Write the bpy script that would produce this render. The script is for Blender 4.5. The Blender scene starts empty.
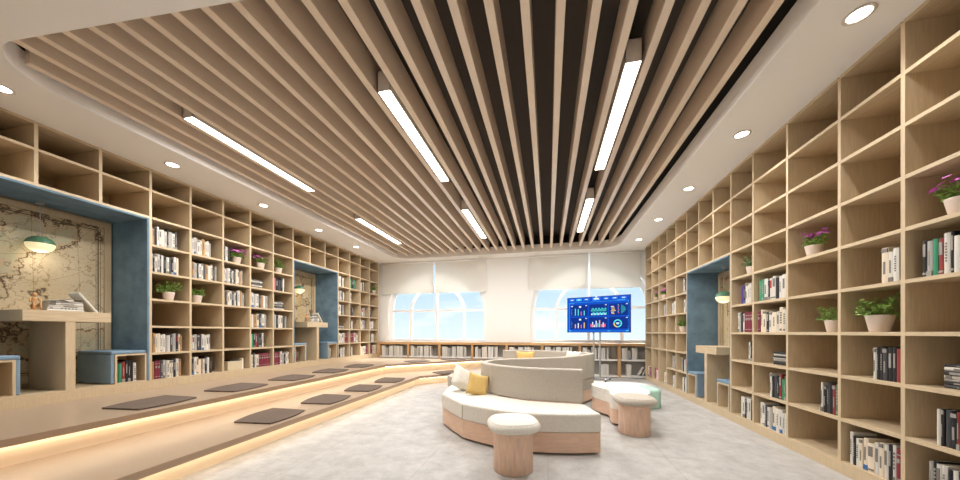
import bpy, bmesh, math, random
from mathutils import Vector, Matrix
random.seed(7)
C = bpy.context.scene.collection
PI = math.pi

# ------------------------------------------------------------------ materials
def s2l(c):
    return tuple((x/255/12.92) if x/255 <= .04045 else ((x/255+.055)/1.055)**2.4 for x in c) + (1.,)
MATS = {}
def mat(name, rgb, rough=.6, metal=0., emit=None, estr=0., spec=.5, bump=None, noise=None, coat=0.):
    if name in MATS: return MATS[name]
    m = bpy.data.materials.new(name); m.use_nodes = True
    n = m.node_tree.nodes; l = m.node_tree.links; b = n['Principled BSDF']
    b.inputs['Base Color'].default_value = s2l(rgb)
    b.inputs['Roughness'].default_value = rough
    b.inputs['Metallic'].default_value = metal
    b.inputs['Specular IOR Level'].default_value = spec
    b.inputs['Coat Weight'].default_value = coat
    if emit:
        b.inputs['Emission Color'].default_value = s2l(emit)
        b.inputs['Emission Strength'].default_value = estr
    if noise:                                   # (scale, amount, stretch xyz)
        tc = n.new('ShaderNodeTexCoord'); mp = n.new('ShaderNodeMapping'); nz = n.new('ShaderNodeTexNoise')
        mp.inputs['Scale'].default_value = noise[2]
        nz.inputs['Scale'].default_value = noise[0]; nz.inputs['Detail'].default_value = 6
        l.new(tc.outputs['Object'], mp.inputs[0]); l.new(mp.outputs[0], nz.inputs['Vector'])
        mr = n.new('ShaderNodeMapRange'); mr.inputs[1].default_value = .3; mr.inputs[2].default_value = .7
        mr.inputs[3].default_value = 1-noise[1]; mr.inputs[4].default_value = 1+noise[1]*.6
        l.new(nz.outputs['Fac'], mr.inputs[0])
        mx = n.new('ShaderNodeVectorMath'); mx.operation = 'SCALE'
        mx.inputs[0].default_value = s2l(rgb)[:3]; l.new(mr.outputs[0], mx.inputs['Scale'])
        l.new(mx.outputs[0], b.inputs['Base Color'])
        if bump:
            bp = n.new('ShaderNodeBump'); bp.inputs['Strength'].default_value = bump; bp.inputs['Distance'].default_value = .01
            l.new(nz.outputs['Fac'], bp.inputs['Height']); l.new(bp.outputs[0], b.inputs['Normal'])
    MATS[name] = m
    return m

wood_v = mat('oak veneer upright grain', (200, 179, 147), .55, noise=(9, .1, (9, 9, .8)))
wood_h = mat('oak veneer level grain', (200, 179, 147), .55, noise=(9, .13, (9, .8, 9)))
back_m = mat('oak back board', (182, 160, 126), .6, noise=(9, .1, (9, 9, .8)))
slat_m = mat('tan lacquered slat', (232, 213, 192), .3, coat=.25, noise=(14, .05, (6, .6, 6)))
tread_m = mat('warm beige tread', (166, 145, 123), .34, noise=(60, .05, (1, 1, 1)))
nose_m = mat('shaded brown tread edge', (160, 136, 112), .45)  # a bit darker than the tread: shade of the unlit front face in the colour
riser_m = mat('warm riser board', (228, 208, 180), .5)
white_m = mat('white plaster', (243, 243, 241), .85)
ceil_m = mat('white ceiling paint', (240, 238, 235), .9)
trim_m = mat('recess rim paint', (238, 233, 228), .8)
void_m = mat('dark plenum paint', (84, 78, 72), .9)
blue_m = mat('blue suede', (106, 132, 150), .85, noise=(5, .28, (1, 1, 1)))
bluel_m = mat('light blue seat fabric', (122, 148, 170), .85, noise=(6, .12, (1, 1, 1)))
mat_m = mat('brown felt', (100, 85, 74), .95, noise=(90, .14, (1, 1, 1)))
cream_f = mat('cream woven fabric', (226, 221, 212), .95, noise=(70, .1, (1, 1, 1)), bump=.3)
taupe_f = mat('taupe woven fabric', (190, 181, 169), .95, noise=(105, .17, (1, 1, 1)), bump=.4)
sofa_w = mat('rosy wood veneer', (224, 190, 166), .5, noise=(7, .15, (8, 8, .9)))
sofa_wh = mat('rosy wood veneer level grain', (224, 190, 166), .5, noise=(7, .13, (1.2, 1.2, 14)))
yel_f = mat('mustard cushion cloth', (216, 182, 112), .9, noise=(60, .1, (1, 1, 1)))
whi_f = mat('white cushion cloth', (228, 224, 214), .9, noise=(14, .08, (1, 1, 1)), bump=.6)
mint_f = mat('mint cloth', (184, 220, 206), .9)
metal_m = mat('brushed steel', (176, 176, 176), .45, metal=.5)
dark_m = mat('dark plastic', (38, 38, 42), .5)
black_m = mat('black rubber', (28, 27, 27), .6)
low_w = mat('honey oak', (198, 158, 112), .5, noise=(8, .14, (1, 9, 9)))
grey_back = mat('grey panel', (150, 146, 140), .8)
lamp_on = mat('lamp diffuser glow', (255, 250, 240), .5, emit=(255, 248, 236), estr=9)
dl_on = mat('downlight glow', (255, 250, 240), .5, emit=(255, 247, 232), estr=12)
led_on = mat('warm strip glow', (255, 226, 180), .5, emit=(255, 238, 210), estr=7)
green_gl = mat('green lamp enamel', (96, 142, 112), .25)
opal_m = mat('opal glass lit', (250, 238, 200), .3, emit=(255, 236, 180), estr=.4)
housing_m = mat('white lamp housing', (225, 215, 205), .4)
frame_white = mat('white window frame', (246, 247, 248), .4)
pot_m = mat('cream pot glaze', (222, 206, 194), .5)
soil_m = mat('potting soil', (60, 45, 35), .95)
leaf_m = mat('green leaf', (136, 166, 84), .6)
leaf2_m = mat('grey green leaf', (140, 164, 120), .6)
purple_m = mat('purple petals', (222, 126, 210), .7)
pale_m = mat('white petals', (235, 235, 232), .7)
fig_m = mat('figure wood', (196, 150, 100), .5)

def floor_mat():
    m = bpy.data.materials.new('grey stone tile'); m.use_nodes = True
    n = m.node_tree.nodes; l = m.node_tree.links; b = n['Principled BSDF']
    tc = n.new('ShaderNodeTexCoord')
    nz = n.new('ShaderNodeTexNoise'); nz.inputs['Scale'].default_value = 4.5; nz.inputs['Detail'].default_value = 12; nz.inputs['Roughness'].default_value = .75
    l.new(tc.outputs['Object'], nz.inputs['Vector'])
    cr = n.new('ShaderNodeValToRGB')
    cr.color_ramp.elements[0].position = .3; cr.color_ramp.elements[0].color = s2l((158, 155, 151))
    cr.color_ramp.elements[1].position = .7; cr.color_ramp.elements[1].color = s2l((198, 195, 192))
    l.new(nz.outputs['Fac'], cr.inputs[0])
    bt = n.new('ShaderNodeTexBrick'); bt.offset = 0; bt.inputs['Scale'].default_value = 1
    bt.inputs['Brick Width'].default_value = 1.2; bt.inputs['Row Height'].default_value = 1.2
    bt.inputs['Mortar Size'].default_value = .004; bt.inputs['Color1'].default_value = (1, 1, 1, 1); bt.inputs['Color2'].default_value = (.96, .96, .96, 1)
    bt.inputs['Mortar'].default_value = (.8, .78, .76, 1)
    l.new(tc.outputs['Object'], bt.inputs['Vector'])
    mx = n.new('ShaderNodeMix'); mx.data_type = 'RGBA'; mx.blend_type = 'MULTIPLY'; mx.inputs[0].default_value = 1
    l.new(cr.outputs[0], mx.inputs[6]); l.new(bt.outputs['Color'], mx.inputs[7])
    l.new(mx.outputs[2], b.inputs['Base Color']); b.inputs['Roughness'].default_value = .55
    b.inputs['Specular IOR Level'].default_value = .35
    return m
floor_m = floor_mat()

def map_mat(name, seed):
    m = bpy.data.materials.new(name); m.use_nodes = True
    n = m.node_tree.nodes; l = m.node_tree.links; b = n['Principled BSDF']; b.inputs['Roughness'].default_value = .8
    tc = n.new('ShaderNodeTexCoord'); mp = n.new('ShaderNodeMapping'); mp.inputs['Location'].default_value = (seed, seed*.37, seed*.61)
    l.new(tc.outputs['Object'], mp.inputs[0])
    def noise(sc, det):
        x = n.new('ShaderNodeTexNoise'); x.inputs['Scale'].default_value = sc; x.inputs['Detail'].default_value = det; x.inputs['Roughness'].default_value = .6
        l.new(mp.outputs[0], x.inputs['Vector']); return x.outputs['Fac']
    def ramp(src, stops, const=False):
        r = n.new('ShaderNodeValToRGB'); e = r.color_ramp.elements
        if const: r.color_ramp.interpolation = 'CONSTANT'
        e[0].position, e[0].color = stops[0][0], s2l(stops[0][1]); e[1].position, e[1].color = stops[-1][0], s2l(stops[-1][1])
        for p, c in stops[1:-1]:
            k = e.new(p); k.color = s2l(c)
        l.new(src, r.inputs[0]); return r.outputs[0]
    def mul(a, bb, f=1.):
        x = n.new('ShaderNodeMix'); x.data_type = 'RGBA'; x.blend_type = 'MULTIPLY'; x.inputs[0].default_value = f
        l.new(a, x.inputs[6]); l.new(bb, x.inputs[7]); return x.outputs[2]
    land = noise(.9, 7)
    base = ramp(land, [(0, (214, 198, 168)), (.5, (204, 188, 158)), (.505, (196, 174, 142)), (.56, (180, 176, 150)), (.62, (200, 166, 140)), (.7, (204, 188, 140))], False)
    coast = ramp(land, [(0, (255, 255, 255)), (.485, (255, 255, 255)), (.4985, (120, 104, 84)), (.503, (112, 96, 76)), (.508, (255, 255, 255)), (1, (255, 255, 255))])
    inner = noise(2.4, 6)
    border = ramp(inner, [(0, (255, 255, 255)), (.49, (255, 255, 255)), (.5, (150, 125, 96)), (.51, (255, 255, 255)), (1, (255, 255, 255))])
    stain = ramp(noise(1.1, 3), [(.3, (228, 215, 190)), (.7, (255, 255, 255))])
    fine = ramp(noise(34, 3), [(.36, (170, 150, 120)), (.44, (255, 255, 255))])
    w = n.new('ShaderNodeTexWave'); w.wave_profile = 'SAW'; w.wave_type = 'RINGS'; w.rings_direction = 'X'; w.inputs['Scale'].default_value = .9; w.inputs['Distortion'].default_value = 0
    mp2 = n.new('ShaderNodeMapping'); mp2.inputs['Location'].default_value = (0, .4, -2.6); l.new(tc.outputs['Object'], mp2.inputs[0]); l.new(mp2.outputs[0], w.inputs['Vector'])
    grid = ramp(w.outputs['Fac'], [(0, (150, 128, 98)), (.012, (255, 255, 255)), (1, (255, 255, 255))])
    w2 = n.new('ShaderNodeTexWave'); w2.wave_profile = 'SAW'; w2.bands_direction = 'Y'; w2.inputs['Scale'].default_value = .8; w2.inputs['Distortion'].default_value = 1.2; w2.inputs['Detail'].default_value = 0; w2.inputs['Detail Scale'].default_value = .4
    l.new(tc.outputs['Object'], w2.inputs['Vector'])
    grid2 = ramp(w2.outputs['Fac'], [(0, (150, 128, 98)), (.012, (255, 255, 255)), (1, (255, 255, 255))])
    c = mul(mul(mul(mul(mul(mul(base, coast), border, .8), stain), grid), grid2), fine, .25)
    l.new(c, b.inputs['Base Color'])
    return m
map_mats = [map_mat('antique map print %d' % i, s) for i, s in enumerate((3.1, 9.4, 17.2))]
ink_m = mat('map border ink', (92, 76, 56), .8)

def blind_mat():
    m = bpy.data.materials.new('translucent roller blind'); m.use_nodes = True
    n = m.node_tree.nodes; l = m.node_tree.links; n.remove(n['Principled BSDF'])
    out = n['Material Output']
    d = n.new('ShaderNodeBsdfDiffuse'); d.inputs[0].default_value = s2l((242, 240, 234))
    t = n.new('ShaderNodeBsdfTranslucent'); t.inputs[0].default_value = s2l((242, 240, 234))
    tr = n.new('ShaderNodeBsdfTransparent')
    a = n.new('ShaderNodeMixShader'); a.inputs[0].default_value = .14
    l.new(d.outputs[0], a.inputs[1]); l.new(t.outputs[0], a.inputs[2])
    b = n.new('ShaderNodeMixShader'); b.inputs[0].default_value = .16
    l.new(a.outputs[0], b.inputs[1]); l.new(tr.outputs[0], b.inputs[2]); l.new(b.outputs[0], out.inputs[0])
    return m
blind_m = blind_mat()
def glass_mat():
    m = bpy.data.materials.new('clear window glass'); m.use_nodes = True
    n = m.node_tree.nodes; l = m.node_tree.links; n.remove(n['Principled BSDF'])
    g = n.new('ShaderNodeBsdfGlossy'); g.inputs['Roughness'].default_value = .02
    tr = n.new('ShaderNodeBsdfTransparent'); tr.inputs[0].default_value = (.96, .98, .98, 1)
    b = n.new('ShaderNodeMixShader'); b.inputs[0].default_value = .05
    l.new(tr.outputs[0], b.inputs[1]); l.new(g.outputs[0], b.inputs[2]); l.new(b.outputs[0], n['Material Output'].inputs[0])
    return m
glass_m = glass_mat()

# ------------------------------------------------------------------ mesh helpers
def box(bm, x0, x1, y0, y1, z0, z1, mi=0, M=None):
    if x0 > x1: x0, x1 = x1, x0
    if y0 > y1: y0, y1 = y1, y0
    if z0 > z1: z0, z1 = z1, z0
    v = [bm.verts.new(Vector(p) if M is None else M @ Vector(p)) for p in
         ((x0,y0,z0),(x1,y0,z0),(x1,y1,z0),(x0,y1,z0),(x0,y0,z1),(x1,y0,z1),(x1,y1,z1),(x0,y1,z1))]
    fs = []
    for f in ((0,3,2,1),(4,5,6,7),(0,1,5,4),(1,2,6,5),(2,3,7,6),(3,0,4,7)):
        q = bm.faces.new([v[i] for i in f]); q.material_index = mi; fs.append(q)
    return v, fs
def new(): return bmesh.new()
def obj(name, bm, m, parent=None, smooth=False, bevel=0, loc=None, seg=2):
    me = bpy.data.meshes.new(name)
    bmesh.ops.recalc_face_normals(bm, faces=bm.faces[:])
    bm.to_mesh(me); bm.free()
    for k in (m if isinstance(m, (list, tuple)) else [m]): me.materials.append(k)
    if smooth:
        for p in me.polygons: p.use_smooth = True
    o = bpy.data.objects.new(name, me); C.objects.link(o)
    if parent: o.parent = parent
    if loc is not None: o.location = loc
    if bevel:
        md = o.modifiers.new('Bevel', 'BEVEL'); md.width = bevel; md.segments = seg; md.limit_method = 'ANGLE'; md.angle_limit = .6
        md.harden_normals = False
    return o
def tag(o, label=None, cat=None, group=None, kind=None):
    if label: o['label'] = label
    if cat: o['category'] = cat
    if group: o['group'] = group
    if kind: o['kind'] = kind
    return o
def thing(name, label, cat, loc=(0,0,0), group=None, rz=0):
    o = bpy.data.objects.new(name, None); C.objects.link(o); o.location = loc; o.rotation_euler = (0,0,rz)
    o.empty_display_size = .1
    return tag(o, label, cat, group)
def struct(name, bm, m, parent=None, **k):
    o = obj(name, bm, m, parent, **k)
    if parent is None: o['kind'] = 'structure'
    return o
def prism(bm, pts, z0, z1, mi=0):
    """closed outline prism, z1 may be a function of index"""
    lo = [bm.verts.new((x, y, z0)) for x, y in pts]
    hi = [bm.verts.new((p[0], p[1], z1(i) if callable(z1) else z1)) for i, p in enumerate(pts)]
    n = len(pts)
    for i in range(n):
        f = bm.faces.new((lo[i], lo[(i+1) % n], hi[(i+1) % n], hi[i])); f.material_index = mi
    a = bm.faces.new(hi); b = bm.faces.new(lo[::-1]); a.material_index = b.material_index = mi
    bmesh.ops.triangulate(bm, faces=[a, b])
def lathe(bm, prof, seg=32, sx=1, sy=1, cx=0, cy=0, mi=0, fn=None):
    rings = []
    for r, z in prof:
        if r < 1e-6: rings.append([bm.verts.new((cx, cy, z))]); continue
        ring = []
        for i in range(seg):
            a = 2*PI*i/seg; k = fn(a) if fn else 1
            ring.append(bm.verts.new((cx+r*k*sx*math.cos(a), cy+r*k*sy*math.sin(a), z)))
        rings.append(ring)
    for A, B in zip(rings, rings[1:]):
        for i in range(seg):
            j = (i+1) % seg
            if len(A) == 1 and len(B) == 1: continue
            if len(A) == 1: f = bm.faces.new((A[0], B[j], B[i]))
            elif len(B) == 1: f = bm.faces.new((A[i], A[j], B[0]))
            else: f = bm.faces.new((A[i], A[j], B[j], B[i]))
            f.material_index = mi
def tube(bm, pts, r, seg=8, mi=0):
    pts = [Vector(p) for p in pts]; rings = []
    for i, p in enumerate(pts):
        d = (pts[min(i+1, len(pts)-1)] - pts[max(i-1, 0)]).normalized()
        u = d.cross(Vector((0, 0, 1)));
        if u.length < 1e-3: u = Vector((1, 0, 0))
        u.normalize(); w = d.cross(u)
        rr = r[i] if isinstance(r, (list, tuple)) else r
        rings.append([bm.verts.new(p + rr*(u*math.cos(2*PI*k/seg) + w*math.sin(2*PI*k/seg))) for k in range(seg)])
    for A, B in zip(rings, rings[1:]):
        for i in range(seg):
            f = bm.faces.new((A[i], A[(i+1) % seg], B[(i+1) % seg], B[i])); f.material_index = mi
    for A in (rings[0][::-1], rings[-1]):
        f = bm.faces.new(A); f.material_index = mi
def smoothpath(P, n=8, closed=False):
    P = [Vector(p) for p in P]; out = []; N = len(P)
    rng = range(N if closed else N-1)
    for i in rng:
        g = (lambda k: P[k % N]) if closed else (lambda k: P[max(0, min(N-1, k))])
        p0, p1, p2, p3 = g(i-1), g(i), g(i+1), g(i+2)
        for k in range(n):
            t = k/n
            out.append(.5*((2*p1)+(-p0+p2)*t+(2*p0-5*p1+4*p2-p3)*t*t+(-p0+3*p1-3*p2+p3)*t**3))
    if not closed: out.append(P[-1])
    return out
def rrect(x0, x1, y0, y1, r, seg=10):
    pts = []
    for cx, cy, a0 in ((x1-r, y1-r, 0), (x0+r, y1-r, 90), (x0+r, y0+r, 180), (x1-r, y0+r, 270)):
        for k in range(seg+1):
            a = math.radians(a0+90*k/seg); pts.append((cx+r*math.cos(a), cy+r*math.sin(a)))
    return pts

# ------------------------------------------------------------------ room constants
XR, XL = 2.634, -5.622
WR, WL = 3.45, -6.47
YB, YF = 9.84, -1.6
CE = 3.67
EYE = 1.3
PSI = math.atan(68/312.)
PU, PL = .476, .238

cam = bpy.data.cameras.new('camera'); co = bpy.data.objects.new('camera', cam); C.objects.link(co)
co.location = (0, 0, EYE); co.rotation_euler = (PI/2, 0, PSI)
cam.sensor_width = 36; cam.lens = 36*312/960; cam.shift_y = 92.5/960; cam.clip_start = .05
bpy.context.scene.camera = co
def proj(x, y, z):
    d = y*math.cos(PSI) - x*math.sin(PSI); a = (x*math.cos(PSI)+y*math.sin(PSI))/d
    return 480+312*a, 332.5-312*(z-EYE)/d

# ------------------------------------------------------------------ room shell
b = new(); box(b, WL, WR, YF, YB, -.1, 0); struct('floor', b, floor_m)
b = new(); box(b, WL-.2, WL, YF-.2, YB+.3, -.1, CE+.9); struct('wall_left', b, white_m)
b = new(); box(b, WR, WR+.2, YF-.2, YB+.3, -.1, CE+.9); struct('wall_right', b, white_m)
b = new(); box(b, WL-.2, WR+.2, YF-.2, YF, -.1, CE+.9); struct('wall_front', b, white_m)

# ceiling slab with the rounded opening
OX0, OX1, OY0, OY1 = -4.78, 1.9, 1.665, 9.31
def shear(p, k=1.):      # the near edge of the opening runs slightly askew
    return (p[0], p[1]+max(0, p[0]+3.9)*.075) if p[1] < 3 else p
opening = [shear(p) for p in rrect(OX0, OX1, OY0, OY1, .5)]
b = new()
def holed(b, outer, holes, to3, thick):
    es = []
    for loop in [outer]+holes:
        vs = [b.verts.new(to3(p)) for p in loop]
        for i in range(len(vs)): es.append(b.edges.new((vs[i], vs[(i+1) % len(vs)])))
    bmesh.ops.triangle_fill(b, use_beauty=True, use_dissolve=False, edges=es)
    r = bmesh.ops.extrude_face_region(b, geom=b.faces[:])
    bmesh.ops.translate(b, verts=[g for g in r['geom'] if isinstance(g, bmesh.types.BMVert)], vec=thick)
holed(b, [(WL, YF), (WR, YF), (WR, YB), (WL, YB)], [opening], lambda p: (p[0], p[1], CE), (0, 0, .02))
struct('ceiling', b, ceil_m)
b = new()    # rim band
lo = [b.verts.new((x, y, CE+.0203)) for x, y in opening]; hi = [b.verts.new((x, y, CE+.22)) for x, y in opening]
out = [shear(p) for p in rrect(OX0-.02, OX1+.02, OY0-.02, OY1+.02, .52)]
lo2 = [b.verts.new((x, y, CE+.021)) for x, y in out]; hi2 = [b.verts.new((x, y, CE+.22)) for x, y in out]
n = len(lo)
for i in range(n):
    j = (i+1) % n
    b.faces.new((lo[i], lo[j], hi[j], hi[i])); b.faces.new((hi[i], hi[j], hi2[j], hi2[i])); b.faces.new((lo2[i], lo2[j], hi2[j], hi2[i]))
struct('trim_1', b, trim_m)
b = new()    # dark plenum above the slats
x0, x1, y0, y1, z0, z1 = OX0-.45, OX1+.45, OY0-.4, OY1+.4, CE+.021, CE+.55
v = [b.verts.new(p) for p in ((x0,y0,z0),(x1,y0,z0),(x1,y1,z0),(x0,y1,z0),(x0,y0,z1),(x1,y0,z1),(x1,y1,z1),(x0,y1,z1))]
for f in ((4,5,6,7),(0,1,5,4),(1,2,6,5),(2,3,7,6),(3,0,4,7)): b.faces.new([v[i] for i in f])
holed_b = v
struct('ceiling_recess', b, void_m)
b = new(); box(b, WL-.2, WR+.2, YF-.2, YB+.3, CE+.9, CE+1.0); struct('ceiling_slab', b, white_m)

# slats
def slat_span(x):
    r = .5
    e0 = OY0; e1 = OY1
    for cx, sgn in ((OX0+r, -1), (OX1-r, 1)):
        d = (x-cx)*sgn
        if d > 0:
            d = min(d+.035, r); k = r-math.sqrt(max(0, r*r-d*d)); e0 = OY0+k; e1 = OY1-k
    return e0+.006+max(0, x+3.9)*.075, e1-.004
ORD = ['first','second','third','fourth','fifth','sixth','seventh','eighth','ninth','tenth','eleventh','twelfth','thirteenth','fourteenth','fifteenth','sixteenth','seventeenth','eighteenth','nineteenth','twentieth','twenty-first','twenty-second','twenty-third','twenty-fourth','twenty-fifth','twenty-sixth']
NS = 25
for k in range(NS):
    x = 1.685-.265*(NS-1-k)
    a, e = slat_span(x)
    b = new(); box(b, -.035, .035, a, e, 0, .30)
    o = obj('ceiling_slat', b, slat_m, loc=(x, 0, CE+.10), bevel=.003, seg=1)
    lab = ('leftmost' if k == 0 else 'rightmost' if k == NS-1 else ORD[k]+' from the left') 
    tag(o, 'tan wooden ceiling slat, %s of the row' % lab, 'ceiling slat', 'long slats in the ceiling recess')

# linear lamps
def area(name, loc, sx, sy, power, col, parent=None, rot=(0,0,0)):
    L = bpy.data.lights.new(name, 'AREA'); L.shape = 'RECTANGLE'; L.size = sx; L.size_y = sy; L.energy = power; L.color = col
    o = bpy.data.objects.new(name, L); C.objects.link(o); o.location = loc; o.rotation_euler = rot
    if parent: o.parent = parent
    return o
LIN = 42
for xi, lx in (('left', -4.012), ('middle', -1.6275), ('right', .7575)):
    for yi, (ya, ye) in (('near', (2.76, 4.68) if xi == 'left' else (2.88, 4.83) if xi == 'middle' else (3.05, 4.98)), ('far', (6.02, 7.95))):
        t = thing('linear_ceiling_lamp', '%s %s long white linear lamp set between the ceiling slats' % (yi, xi), 'ceiling lamp', (lx, (ya+ye)/2, CE+.08), 'linear lamps between the slats')
        h = (ye-ya)/2; w = .072
        b = new(); box(b, -w, w, -h, -h+.01, 0, .21); box(b, -w, w, h-.01, h, 0, .21); box(b, -w, -w+.008, -h, h, 0, .21); box(b, w-.008, w, -h, h, 0, .21); box(b, -w, w, -h, h, .2, .21)
        obj('housing', b, housing_m, t)
        b = new(); box(b, -w+.008, w-.008, -h+.01, h-.01, .004, .012); obj('diffuser', b, lamp_on, t)
        area('lamp_light', (0, 0, -.004), .13, 2*h-.03, LIN, (1, .985, .96), t)

# downlights
def downlight(x, y, label, power=32, lens=None):
    t = thing('downlight', label, 'ceiling lamp', (x, y, CE), 'round recessed downlights')
    b = new(); lathe(b, [(.066, .0), (.085, -.001), (.088, -.006), (.066, -.008), (.064, 0)], 28); obj('trim_ring', b, housing_m, t, smooth=True)
    b = new(); lathe(b, [(0, -.003), (.065, -.003), (.065, .0), (0, .0)], 28); obj('lens', b, lens or dl_on, t)
    L = bpy.data.lights.new('downlight_beam', 'SPOT'); L.energy = power; L.color = (1, .965, .915); L.spot_size = math.radians(125); L.spot_blend = .9; L.shadow_soft_size = .06
    o = bpy.data.objects.new('downlight_beam', L); C.objects.link(o); o.location = (0, 0, -.02); o.parent = t
    return t
for i in range(-1, 5):
    if i >= 0: lab = ['nearest', 'second nearest', 'middle', 'second farthest', 'farthest'][i]
    y = 2.87+1.44*i
    downlight(2.264, y, ('%s round white downlight in the ceiling above the right bookcase' % lab) if i >= 0 else 'round white downlight above the viewer on the right')
    downlight(-5.18, y-.93+.0*i if i else 1.96, ('%s round white downlight in the ceiling above the left bookcase' % lab) if i >= 0 else 'round white downlight above the viewer on the left')
for x, n_ in ((-2.055, 'left'), (-.31, 'right')):
    downlight(x, 9.575, '%s small round downlight by the window wall' % n_, 1.5, mat('unlit downlight lens', (235, 235, 232), .4))
for x in (-3.6, -1.2, 1.0):
    downlight(x, .3, 'round downlight over the near end of the room', 20)

# ------------------------------------------------------------------ window wall
SILL, SPR = 1.0, 1.95
WIN = [(-3.66, 1.74), (1.205, 1.74)]
def archpts(cx, r, z0=SILL, seg=32):
    pts = [(cx-r, z0)]
    for k in range(seg+1):
        a = PI-PI*k/seg; pts.append((cx+r*math.cos(a), SPR+r*math.sin(a)))
    pts.append((cx+r, z0)); return pts
b = new()
holed(b, [(WL, 0), (WR, 0), (WR, CE+.9), (WL, CE+.9)], [archpts(*w) for w in WIN], lambda p: (p[0], YB, p[1]), (0, .25, 0))
struct('wall_back', b, white_m)
def archband(b, cx, r0, r1, y0, y1, z0=None, seg=36):
    """arch-shaped bar between radii, legs running down to z0"""
    ri, ro = [], []
    if z0 is not None: ri.append((cx-r0, z0)); ro.append((cx-r1, z0))
    for k in range(seg+1):
        a = PI-PI*k/seg
        ri.append((cx+r0*math.cos(a), SPR+r0*math.sin(a))); ro.append((cx+r1*math.cos(a), SPR+r1*math.sin(a)))
    if z0 is not None: ri.append((cx+r0, z0)); ro.append((cx+r1, z0))
    V = [[b.verts.new((x, y, z)) for x, z in L] for y in (y0, y1) for L in (ri, ro)]
    n = len(ri)
    for i in range(n-1):
        A, B, Cc, D = V
        b.faces.new((A[i], A[i+1], B[i+1], B[i])); b.faces.new((Cc[i], D[i], D[i+1], Cc[i+1]))
        b.faces.new((A[i], Cc[i], Cc[i+1], A[i+1])); b.faces.new((B[i], B[i+1], D[i+1], D[i]))
    for i in (0, n-1): b.faces.new((V[0][i], V[1][i], V[3][i], V[2][i]))
for wi, (cx, r) in enumerate(WIN):
    b = new(); y0, y1 = YB+.12, YB+.20
    archband(b, cx, r-.13, r-.001, y0, y1, SILL)
    archband(b, cx, .90, .99, y0+.005, y1-.005, SILL)
    box(b, cx-.04, cx+.04, y0-.006, y1+.006, SILL, SPR+r-.05)
    box(b, cx-r+.05, cx+r-.05, y0+.01, y1-.01, 2.0, 2.075)
    box(b, cx-r+.02, cx+r-.02, y0-.005, y1+.005, SILL, SILL+.08)
    w = struct('window_%d' % (wi+1), b, frame_white)
    b = new()
    pts = archpts(cx, r-.05, SILL+.03); vs = [b.verts.new((x, YB+.16, z)) for x, z in pts]; b.faces.new(vs)
    obj('glass_pane', b, glass_m, w)
    b = new(); box(b, cx-r-.04, cx+r+.04, YB-.03, YB+.13, SILL-.03, SILL); obj('window_sill', b, frame_white, w)
# roller blinds, two per window
for wi, (cx, r) in enumerate(WIN):
    for s, nm in ((-1, 'left'), (1, 'right')):
        xa, xb = (cx-1.93 if wi == 0 else cx-1.78, cx-.05) if s < 0 else (cx+.02, cx+(1.73 if wi == 0 else 1.40))
        if wi == 1 and s < 0: xb = cx-.035
        t = thing('roller_blind', 'half lowered translucent roller blind on the %s half of the %s arched window' % (nm, 'left' if wi == 0 else 'right'), 'roller blind', ((xa+xb)/2, YB-.07, 2.6), 'roller blinds on the arched windows')
        h = (xb-xa)/2; top = CE-2.6
        b = new(); box(b, -h, h, -.0015, .0015, .012, top-.045); obj('blind_cloth', b, blind_m, t)
        b = new(); box(b, -h, h, -.008, .008, 0, .022); obj('bottom_bar', b, frame_white, t)
        b = new(); tube(b, [(-h, 0, top-.03), (h, 0, top-.03)], .026, 14); obj('roller_tube', b, frame_white, t, smooth=True)
        if s < 0 and wi == 0:
            b = new(); tube(b, [(h+.03, -.02, top-.02), (h+.03, -.02, -.62)], .004, 6); tube(b, [(h+.03, -.02, .3), (h+.03, -.02, .0)], .022, 10)
            box(b, h-.01, h+.034, -.022, .0, top-.05, top-.01)
            obj('pull_cord', b, frame_white, t)

# ------------------------------------------------------------------ stepped platform
def plat_outline(xe, yc, d, ymax=9.56):
    xe2 = xe + (ymax-yc)
    return [(WL+.025, YF+.01), (xe-d, YF+.01), (xe-d, yc+.4142*d), (xe2-1.4142*d, ymax), (XL, ymax), (XL, 9.62), (WL+.025, 9.62)]
t = thing('stepped_platform', 'two tier beige stepped seating platform with warm light strips along the left side', 'platform', (-4.5, 3, 0))
T = Vector((4.5, -3, 0))
def P2(pts): return [(x+4.5, y-3) for x, y in pts]
for xe, yc, ztop, zb, d in ((-3.05, 7.1, PL, 0, .15), (-4.08, 7.36, PU, PL, .11)):
    o_ = plat_outline(xe, yc, 0); i_ = plat_outline(xe, yc, d); n_ = plat_outline(xe, yc, .014)
    b = new(); prism(b, P2(n_), ztop-.06, ztop); obj('tread', b, tread_m, t)
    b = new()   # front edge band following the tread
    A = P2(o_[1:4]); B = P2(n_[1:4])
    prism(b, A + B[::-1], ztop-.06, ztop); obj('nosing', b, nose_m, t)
    b = new(); prism(b, P2(i_), zb, ztop-.0605); obj('riser', b, riser_m, t)
    A = P2(plat_outline(xe, yc, .06)[1:4]); B = P2(plat_outline(xe, yc, .085)[1:4])
    b = new(); prism(b, A + B[::-1], ztop-.072, ztop-.061); obj('light_strip', b, led_on, t)

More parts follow.
